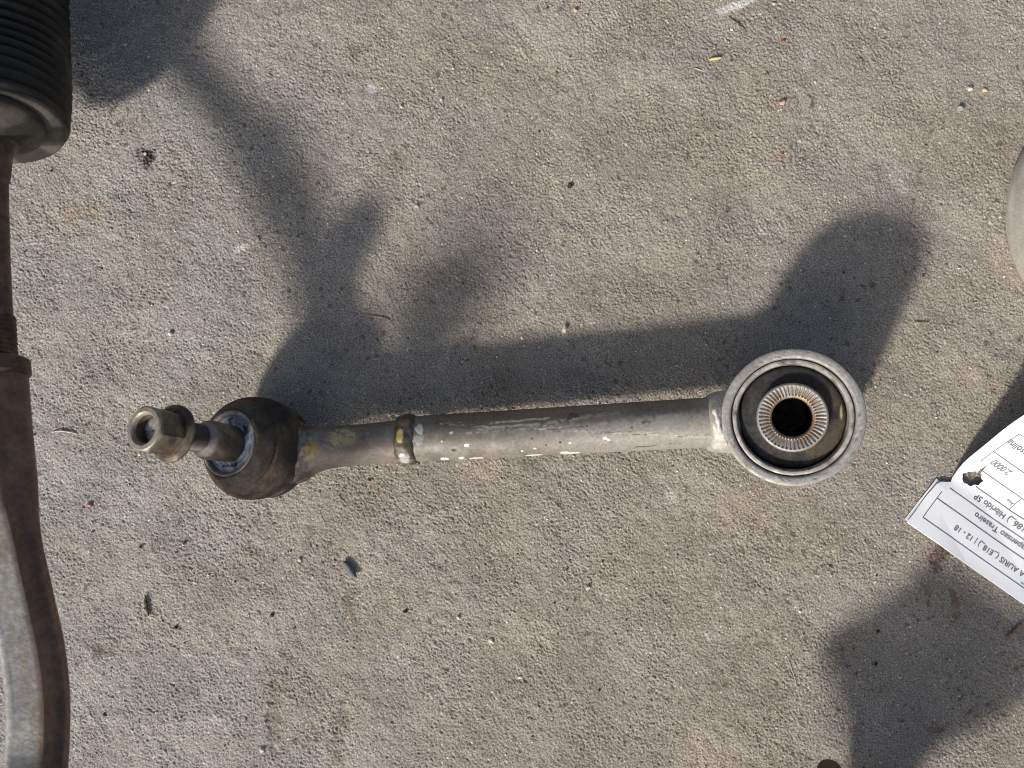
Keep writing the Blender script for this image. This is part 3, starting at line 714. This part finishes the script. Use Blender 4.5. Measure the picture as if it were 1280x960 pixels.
def left_edge(v):
    return np.interp(v, [0, 60, 66, 69, 73, 78, 100, 230], [0.0, 2.0, 5.0, 10.0, 15.5, 14.0, 12.0, 3.0]) + 0.5 * np.sin(v / 9)
def paper_sheet(lift, du=0.0, dv=0.0, hole=True):
    Ug, Vg = np.meshgrid(U, Vv)
    le = left_edge(Vg)
    Ur = le + Ug * (240 - le) / 240 + du; Vr = Vg + dv
    P = paper_pt(Ur, Vr, lift)
    F = grid_faces(len(Vv), len(U), False)
    if hole:
        fu = Ur.ravel()[F].mean(1); fv = Vr.ravel()[F].mean(1)
        hx, hy = (fu - 33.5), (fv - 90.5)
        d = np.sqrt(((hx * .94 + hy * .34) / 11.5) ** 2 + ((-hx * .34 + hy * .94) / 8.8) ** 2) + 0.07 * np.sin(fu * 0.8) + 0.05 * np.sin(fv * 1.1 + 1)
        slit = (np.abs(fu - 34.5 + (fv - 98) * 0.10) < 2.6 * (1 - (fv - 98) / 14)) & (fv > 96) & (fv < 112)
        F = F[~((d < 1) | slit)]
    return P, F
pap = thing('paper_tag', 'white printed paper tag with a torn hole, curling up at the right edge', 'paper tag', PT0)
P, F = paper_sheet(0.0)
sh = from_np('paper_sheet', P.reshape(-1, 3), F[:, ::-1] if PAPER_FLIP else F, m_paper, pap, PT0)
sd = sh.modifiers.new('thickness', 'SOLIDIFY'); sd.thickness = 0.00012; sd.offset = -1
# sheet folded underneath, peeping out along the left edge
bk = np.meshgrid(np.linspace(0, 1, 12), np.linspace(0, 1, 60))
Pb = paper_pt(-2.6 + 2.0 * bk[1] + bk[0] * 60, 2 + bk[1] * 64, -0.0011)
from_np('folded_backing', Pb.reshape(-1, 3), grid_faces(60, 12, False), m_paper, pap, PT0)

def on_paper(coords2, u0, v0, size):
    """text-local metres (x right, y up, letter height units) -> paper surface; the print runs towards -u with its tops towards -v"""
    return paper_pt(u0 - coords2[:, 0] * size, v0 - coords2[:, 1] * size, 0.00018)
dg = bpy.context.evaluated_depsgraph_get()
def print_text(txt, uend, vmid, size, mat=m_ink, bold=0.014, shear=0.0, sx=1.0):
    cu = bpy.data.curves.new('print', 'FONT'); cu.body = txt; cu.size = 1.0; cu.align_x = 'RIGHT'; cu.resolution_u = 4
    cu.offset = bold; cu.shear = shear
    t = bpy.data.objects.new('print_tmp', cu); COL.objects.link(t)
    bpy.context.view_layer.update()
    me = bpy.data.meshes.new_from_object(t.evaluated_get(bpy.context.evaluated_depsgraph_get()))
    co = np.empty(len(me.vertices) * 3, np.float32); me.vertices.foreach_get('co', co); co = co.reshape(-1, 3)
    co[:, 0] *= sx
    Pn = on_paper(np.stack([co[:, 0], co[:, 1] - 0.35], -1), uend, vmid, size) - PT0
    me.vertices.foreach_set('co', Pn.astype(np.float32).ravel()); me.update()
    bpy.data.objects.remove(t); bpy.data.curves.remove(cu)
    me.name = 'printed_text'
    me.materials.clear()
    return link('printed_text', me, mat, pap)
print_text('A AURIS (_E18_) | 12 - 18', 52, 29.5, 9.7)
print_text('uspensao Traseiro', 63.5, 56.5, 10.4)
print_text('E186_) Hibrido 5P', 50.5, 75.5, 10.4)
print_text('Ano', 83, 93, 5.6, m_ink2)
print_text('Pr.', 92, 110, 7.0, m_ink2)
print_text('Mod.', 158, 20, 4.4, m_ink2)
print_text('2,0000', 34, 118, 9.6, m_ink2, shear=0.25)
print_text('gasolina', 23, 143, 10.2)
lines_v = []; lines_f = []
def rule(u0, v0, u1, v1, wd=0.75):
    n = 40; t = np.linspace(0, 1, n); d = np.array((u1 - u0, v1 - v0)); d = d / np.linalg.norm(d); nrm = np.array((-d[1], d[0])) * wd / 2
    a = paper_pt(u0 + (u1 - u0) * t + nrm[0], v0 + (v1 - v0) * t + nrm[1], 0.00016); b = paper_pt(u0 + (u1 - u0) * t - nrm[0], v0 + (v1 - v0) * t - nrm[1], 0.00016)
    base = sum(len(x) for x in lines_v)
    lines_v.append(np.stack([a, b], 1).reshape(-1, 3))
    i = np.arange(n - 1) * 2 + base
    lines_f.append(np.stack([i, i + 1, i + 3, i + 2], -1))
rule(13, 16.5, 238, 16.5, 1.0); rule(13, 46, 238, 46, 1.15); rule(19, 65.5, 238, 65.5, 1.0); rule(44, 85.5, 238, 85.5, 1.0)
rule(31, 104, 238, 104, .8); rule(24, 127, 238, 127, .8); rule(24, 155, 238, 155, .5)
rule(13, 16.5, 13, 56, 1.0); rule(24, 111, 24, 155, .8); rule(94, 85.5, 94, 104, .8)
from_np('ruled_lines', np.vstack(lines_v), np.vstack(lines_f), m_ink, pap, PT0, None, False)

# ------------------------------------------------------------------ loose bits on the concrete
def simple_mat(name, c, rough=0.8): return material(name, col=c, attr=False, rough=rough, var=0.25, nscale=900, bump=0.0001, bscale=1500)
MC = {}
def bit_mat(c):
    if c not in MC: MC[c] = simple_mat('mineral_%d' % len(MC) if False else 'loose_bit', c)
    return MC[c]
GROUPS = {'brick_chip': 'red chips on the concrete', 'pebble': 'loose pebbles on the concrete', 'pale_chip': 'pale chips on the concrete', 'dark_crumb': 'dark crumbs on the concrete',
          'straw_splinter': 'splinters on the concrete', 'dry_twig': 'dry twigs on the concrete', 'grass_strand': 'dry grass strands on the concrete'}
def pebble(name, x, y, sx, sy, c, label, cat, ang=0, flat=0.7, seed=0, lift=0.0):
    r = random.Random(seed + int(x * 7 + y))
    bm = bmesh.new()
    for _ in range(22):
        v = Vector((r.gauss(0, 1), r.gauss(0, 1), r.gauss(0, 1))); v.normalize(); v *= r.uniform(0.85, 1.1)
        bm.verts.new(v)
    bmesh.ops.convex_hull(bm, input=bm.verts)
    bmesh.ops.delete(bm, geom=[v for v in bm.verts if not v.link_faces], context='VERTS')
    a = math.radians(-ang); ca, sa = math.cos(a), math.sin(a)
    sx *= 0.85; sy *= 0.85; hz = min(sx, sy) * flat
    for v in bm.verts:
        X, Y, Z = v.co.x * sx * S / 2, v.co.y * sy * S / 2, v.co.z * hz * S / 2
        v.co = Vector((X * ca - Y * sa, X * sa + Y * ca, Z))
    bmesh.ops.recalc_face_normals(bm, faces=bm.faces)
    me = bpy.data.meshes.new(name); bm.to_mesh(me); bm.free()
    me.materials.append(bit_mat(c))
    o = bpy.data.objects.new(name, me); COL.objects.link(o)
    X, Y = (x - 640) * S, (480 - y) * S
    o.location = (X, Y, ground_z(X, Y) + hz * S / 2 * 0.72 + lift)
    return tag(o, label, cat, GROUPS.get(name))
def strand(name, pts, wpx, c, label, cat, lift=0.25, taper=0.5):
    C = spline([((x - 640) * S, (480 - y) * S, 0) for x, y in pts], 24)
    for i in range(24):
        C[i, 2] = max(ground_z(*C[min(max(i + k, 0), 23)][:2]) for k in (-1, 0, 1)) + wpx * S * (0.4 + lift * math.sin(i / 23 * math.pi))
    o0 = C.mean(0)
    rr = [wpx * S / 2 * (1 - taper * abs(2 * i / 23 - 1) ** 2) for i in range(24)]
    P = sweep_pts(C, lambda i: ellipse(rr[i], rr[i] * .7, 8))
    V = P.reshape(-1, 3); n = len(V)
    V = np.vstack([V, P[0].mean(0), P[-1].mean(0)])
    F = grid_faces(24, 8)[:, ::-1]
    o = from_np(name, V, F, bit_mat(c), None, o0)
    return tag(o, label, cat, GROUPS.get(name))

red = (0.42, 0.10, 0.06); pale = (0.60, 0.56, 0.50); pink = (0.46, 0.34, 0.27); blk = (0.022, 0.020, 0.020); brn = (0.11, 0.075, 0.045); tan = (0.42, 0.29, 0.15)
pebble('brick_chip', 978, 52, 8, 7, red, 'bright red chip right of the white scuff near the top edge', 'chip')
pebble('brick_chip', 113, 631, 9, 8, (0.50, 0.22, 0.16), 'pinkish red chip beside the tie rod on the left', 'chip', 30)
pebble('brick_chip', 539, 377, 6, 5, (0.32, 0.10, 0.06), 'tiny dull red chip above the shadow of the arm', 'chip')
pebble('brick_chip', 977, 193, 5, 4, red, 'tiny red chip below the pinkish stone at upper right', 'chip')
pebble('brick_chip', 461, 601, 7, 5, (0.30, 0.14, 0.08), 'small reddish brown chip just below the neck of the arm', 'chip')
pebble('pebble', 977, 129, 11, 10, pink, 'angular pinkish stone at upper right casting a small shadow', 'pebble', 40, .9)
pebble('pebble', 976, 137, 5, 4, pale, 'tiny white crumb touching the angular pinkish stone', 'pebble')
pebble('pebble', 214, 417, 8, 8, pale, 'round cream pebble lying left of the ball joint shadow', 'pebble', 0, .9)
pebble('pebble', 502, 134, 6, 6, pale, 'left one of two round white pebbles at upper centre', 'pebble', 0, .9)
pebble('pebble', 552, 126, 6, 6, (0.62, 0.58, 0.53), 'right one of two round white pebbles at upper centre', 'pebble', 0, .8)
pebble('pebble', 719, 14, 7, 7, (0.62, 0.46, 0.36), 'round pink pebble at the top edge', 'pebble', 0, .9)
pebble('pebble', 521, 258, 9, 7, (0.45, 0.42, 0.38), 'grey white pebble in a small brown pit above the arm', 'pebble', 30)
pebble('pebble', 1212, 112, 9, 8, pale, 'white pebble next to an orange one at upper right', 'pebble')
pebble('pebble', 1231, 113, 8, 7, (0.58, 0.40, 0.22), 'orange pebble next to a white one at upper right', 'pebble')
pebble('pebble', 1199, 137, 11, 9, (0.30, 0.30, 0.31), 'grey stone with a dark shadow near the right edge', 'pebble', 20, .9)
pebble('pebble', 735, 735, 7, 7, (0.68, 0.64, 0.58), 'cream pebble on the lit concrete below the tube', 'pebble', 0, .9)
pebble('pebble', 614, 801, 10, 8, (0.62, 0.54, 0.40), 'yellowish crumb at lower centre', 'pebble', 20, .5)
pebble('pebble', 573, 772, 6, 6, pale, 'small pale pebble left of the yellowish crumb', 'pebble', 0, .8)
pebble('pebble', 230, 680, 7, 6, (0.50, 0.36, 0.28), 'pinkish pebble below the nut of the arm', 'pebble', 0, .9)
pebble('pebble', 375, 700, 6, 6, pale, 'pale pebble left of the dark leaf scrap', 'pebble')
pebble('pebble', 650, 847, 9, 5, (0.66, 0.66, 0.64), 'flat white flake at lower centre', 'pebble', -10, .4)
pebble('pebble', 1085, 361, 6, 6, (0.40, 0.30, 0.20), 'tan pebble inside the round shadow of the bushing', 'pebble')
pebble('pebble', 1132, 815, 8, 7, (0.36, 0.29, 0.21), 'tan pebble inside the dark shadow at lower right', 'pebble')
pebble('pebble', 1000, 764, 6, 6, (0.66, 0.64, 0.60), 'white pebble left of the dark shadow at lower right', 'pebble')
pebble('pebble', 174, 568, 6, 5, (0.64, 0.60, 0.54), 'white pebble just below the flange nut', 'pebble')
pebble('pebble', 182, 193, 6, 5, (0.55, 0.50, 0.46), 'pale crumb in the dark dirt clump at left', 'pebble')
pebble('pebble', 967, 5, 7, 6, (0.60, 0.54, 0.44), 'cream pebble at the top edge right of the white scuff', 'pebble')
pebble('pebble', 915, 37, 6, 5, (0.55, 0.48, 0.44), 'small pink crumb under the white scuff', 'pebble')
pebble('pebble', 328, 937, 8, 7, (0.58, 0.56, 0.52), 'white crumb at the foot of the left trough', 'pebble')
pebble('pebble', 302, 300, 5, 9, (0.10, 0.09, 0.085), 'dark sliver at the edge of the tie rod shadow', 'pebble', 35) if False else pebble('pebble', 323, 299, 5, 10, (0.36, 0.34, 0.30), 'grey sliver at the left edge of the soft shadow', 'pebble', -25)
pebble('pale_chip', 706, 411, 8, 14, (0.50, 0.46, 0.38), 'upright pale chip on the edge of the arm shadow', 'chip', 15, .9)
pebble('pale_chip', 652, 422, 4, 8, (0.66, 0.64, 0.60), 'slim white chip inside the arm shadow', 'chip', -15, .8)
pebble('dark_crumb', 712, 233, 8, 8, blk, 'black crumb alone at upper centre', 'crumb', 0, .8)
pebble('dark_crumb', 220, 784, 6, 6, blk, 'black crumb right of the dark twig', 'crumb', 0, .8)
pebble('dark_crumb', 340, 769, 6, 6, blk, 'black crumb on a bluish patch at lower left', 'crumb', 0, .8)
pebble('dark_crumb', 507, 764, 8, 5, blk, 'black crumb right of the dark leaf scrap', 'crumb', -20, .8)
pebble('dark_crumb', 131, 893, 7, 5, (0.03, 0.03, 0.035), 'black crumb near the bottom left beside the bent arm', 'crumb', 20, .8)
pebble('dark_crumb', 176, 684, 6, 4, blk, 'small black crumb left of the pinkish pebble', 'crumb', 10, .8)
pebble('dark_crumb', 1097, 789, 6, 6, blk, 'upper black crumb in the lower right shadow', 'crumb', 0, .8)
pebble('dark_crumb', 1094, 829, 6, 7, blk, 'lower black crumb in the lower right shadow', 'crumb', 0, .8)
pebble('dark_crumb', 1038, 708, 7, 4, (0.05, 0.045, 0.04), 'dark flat crumb between bushing and lower right shadow', 'crumb', 20, .6)
strand('straw_splinter', [(885, 75.5), (893, 74.5), (902, 73)], 4.0, (0.66, 0.50, 0.30), 'beige wood splinter under the white scuff at the top', 'splinter', .2, .7)
strand('straw_splinter', [(868, 86), (873, 87.5), (877, 89)], 1.8, (0.56, 0.42, 0.30), 'tiny pale splinter left of the beige one', 'splinter')
strand('dry_twig', [(911, 21), (920, 28), (932, 37)], 1.8, (0.07, 0.05, 0.035), 'thin dark twig between white scuff and red chip', 'twig')
strand('dry_twig', [(183, 743), (184, 756), (187, 769)], 4.2, (0.055, 0.040, 0.022), 'dark upright twig on the concrete at lower left', 'twig', .2, .6)
strand('dry_twig', [(1258, 797), (1266, 790), (1274, 781)], 8.5, (0.20, 0.155, 0.115), 'thick brown twig stub below the paper tag', 'twig', .2, .15)
strand('dry_twig', [(1142, 402), (1152, 403), (1161, 402.5)], 1.6, (0.20, 0.11, 0.06), 'hair thin brown twig right of the bushing shadow', 'twig')
strand('grass_strand', [(455, 393), (465, 395), (478, 397), (491, 402)], 1.7, (0.34, 0.26, 0.17), 'curved dry grass strand above the arm neck', 'grass strand')
strand('grass_strand', [(66, 540), (76, 538.5), (88, 540), (96, 542)], 2.0, (0.50, 0.42, 0.32), 'pale grass strand on dirt left of the nut', 'grass strand')
strand('hair', [(982, 818), (988, 832), (994, 850), (996, 866)], 0.9, (0.46, 0.44, 0.42), 'fine pale hair at lower right left of the shadow', 'hair')
# dark leaf scrap: a curled little sheet
u = np.linspace(-1, 1, 15); v = np.linspace(-1, 1, 7); UU, VV = np.meshgrid(u, v)
wl = (1 - UU ** 2) ** 0.6 * 0.95 + 0.05
lx = UU * 13; ly = VV * 5.2 * wl + 2.5 * np.sin(UU * 2)
a = math.radians(38); X = (438 + lx * math.cos(a) - ly * math.sin(a) - 640) * S; Y = (480 - (711 + lx * math.sin(a) + ly * math.cos(a))) * S
Z = 0.0009 + 0.0016 * (1 - VV ** 2) * wl + 0.0012 * np.clip(UU, 0, 1) ** 2
PL = np.stack([X, Y, Z], -1)
lf = from_np('leaf_scrap', PL.reshape(-1, 3), grid_faces(7, 15, False), bit_mat((0.10, 0.11, 0.125)), None, PL.reshape(-1, 3).mean(0))
tag(lf, 'curled dark grey leaf scrap on the lit concrete below the arm', 'leaf')

# loose sand grains nobody could count
N = 3400
gx = rng.uniform(-0.262, 0.262, N); gy = rng.uniform(-0.198, 0.198, N)
q_ = rng.random(N) < 0.16                                             # swept up against the arm
gx = np.where(q_, rng.uniform(-0.095, 0.10, N), gx); gy = np.where(q_, -0.0215 + 0.055 * gx + np.sign(rng.random(N) - .5) * (0.007 + np.abs(rng.normal(0, 0.005, N))), gy)
sz = 0.00022 + 0.00055 * rng.random(N) ** 5
base = np.array([(1, 0, 0), (-1, 0, 0), (0, 1, 0), (0, -1, 0), (0, 0, 1), (0, 0, -1)], float)
bf = np.array([(0, 2, 4), (2, 1, 4), (1, 3, 4), (3, 0, 4), (2, 0, 5), (1, 2, 5), (3, 1, 5), (0, 3, 5)])
VV_ = []; CC_ = []
pal = np.array([(0.55, 0.52, 0.47), (0.48, 0.42, 0.35), (0.38, 0.33, 0.28), (0.60, 0.58, 0.55), (0.10, 0.08, 0.065), (0.42, 0.32, 0.24), (0.06, 0.05, 0.045)])
pi = rng.choice(7, N, p=[.22, .18, .15, .10, .15, .12, .08])
for i in range(N):
    b = base * (0.7 + 0.6 * rng.random((6, 1))); a = rng.uniform(0, 6.28); R = np.array(((math.cos(a), -math.sin(a), 0), (math.sin(a), math.cos(a), 0), (0, 0, 0.8)))
    VV_.append(b @ R.T * sz[i] + (gx[i], gy[i], ground_z(gx[i], gy[i]) + sz[i] * 0.35)); CC_.append(np.repeat(pal[pi[i]][None], 6, 0))
FF = (bf[None] + (np.arange(N) * 6)[:, None, None]).reshape(-1, 3)
m_grit = material('grit', attr=True, rough=0.85, var=0.1, bump=0)
gr = from_np('sand_grit', np.vstack(VV_), FF, m_grit, None, (0, 0, 0), np.vstack(CC_), False)
gr['kind'] = 'stuff'
gr['label'] = 'loose sand grains scattered over the concrete'; gr['category'] = 'grit'
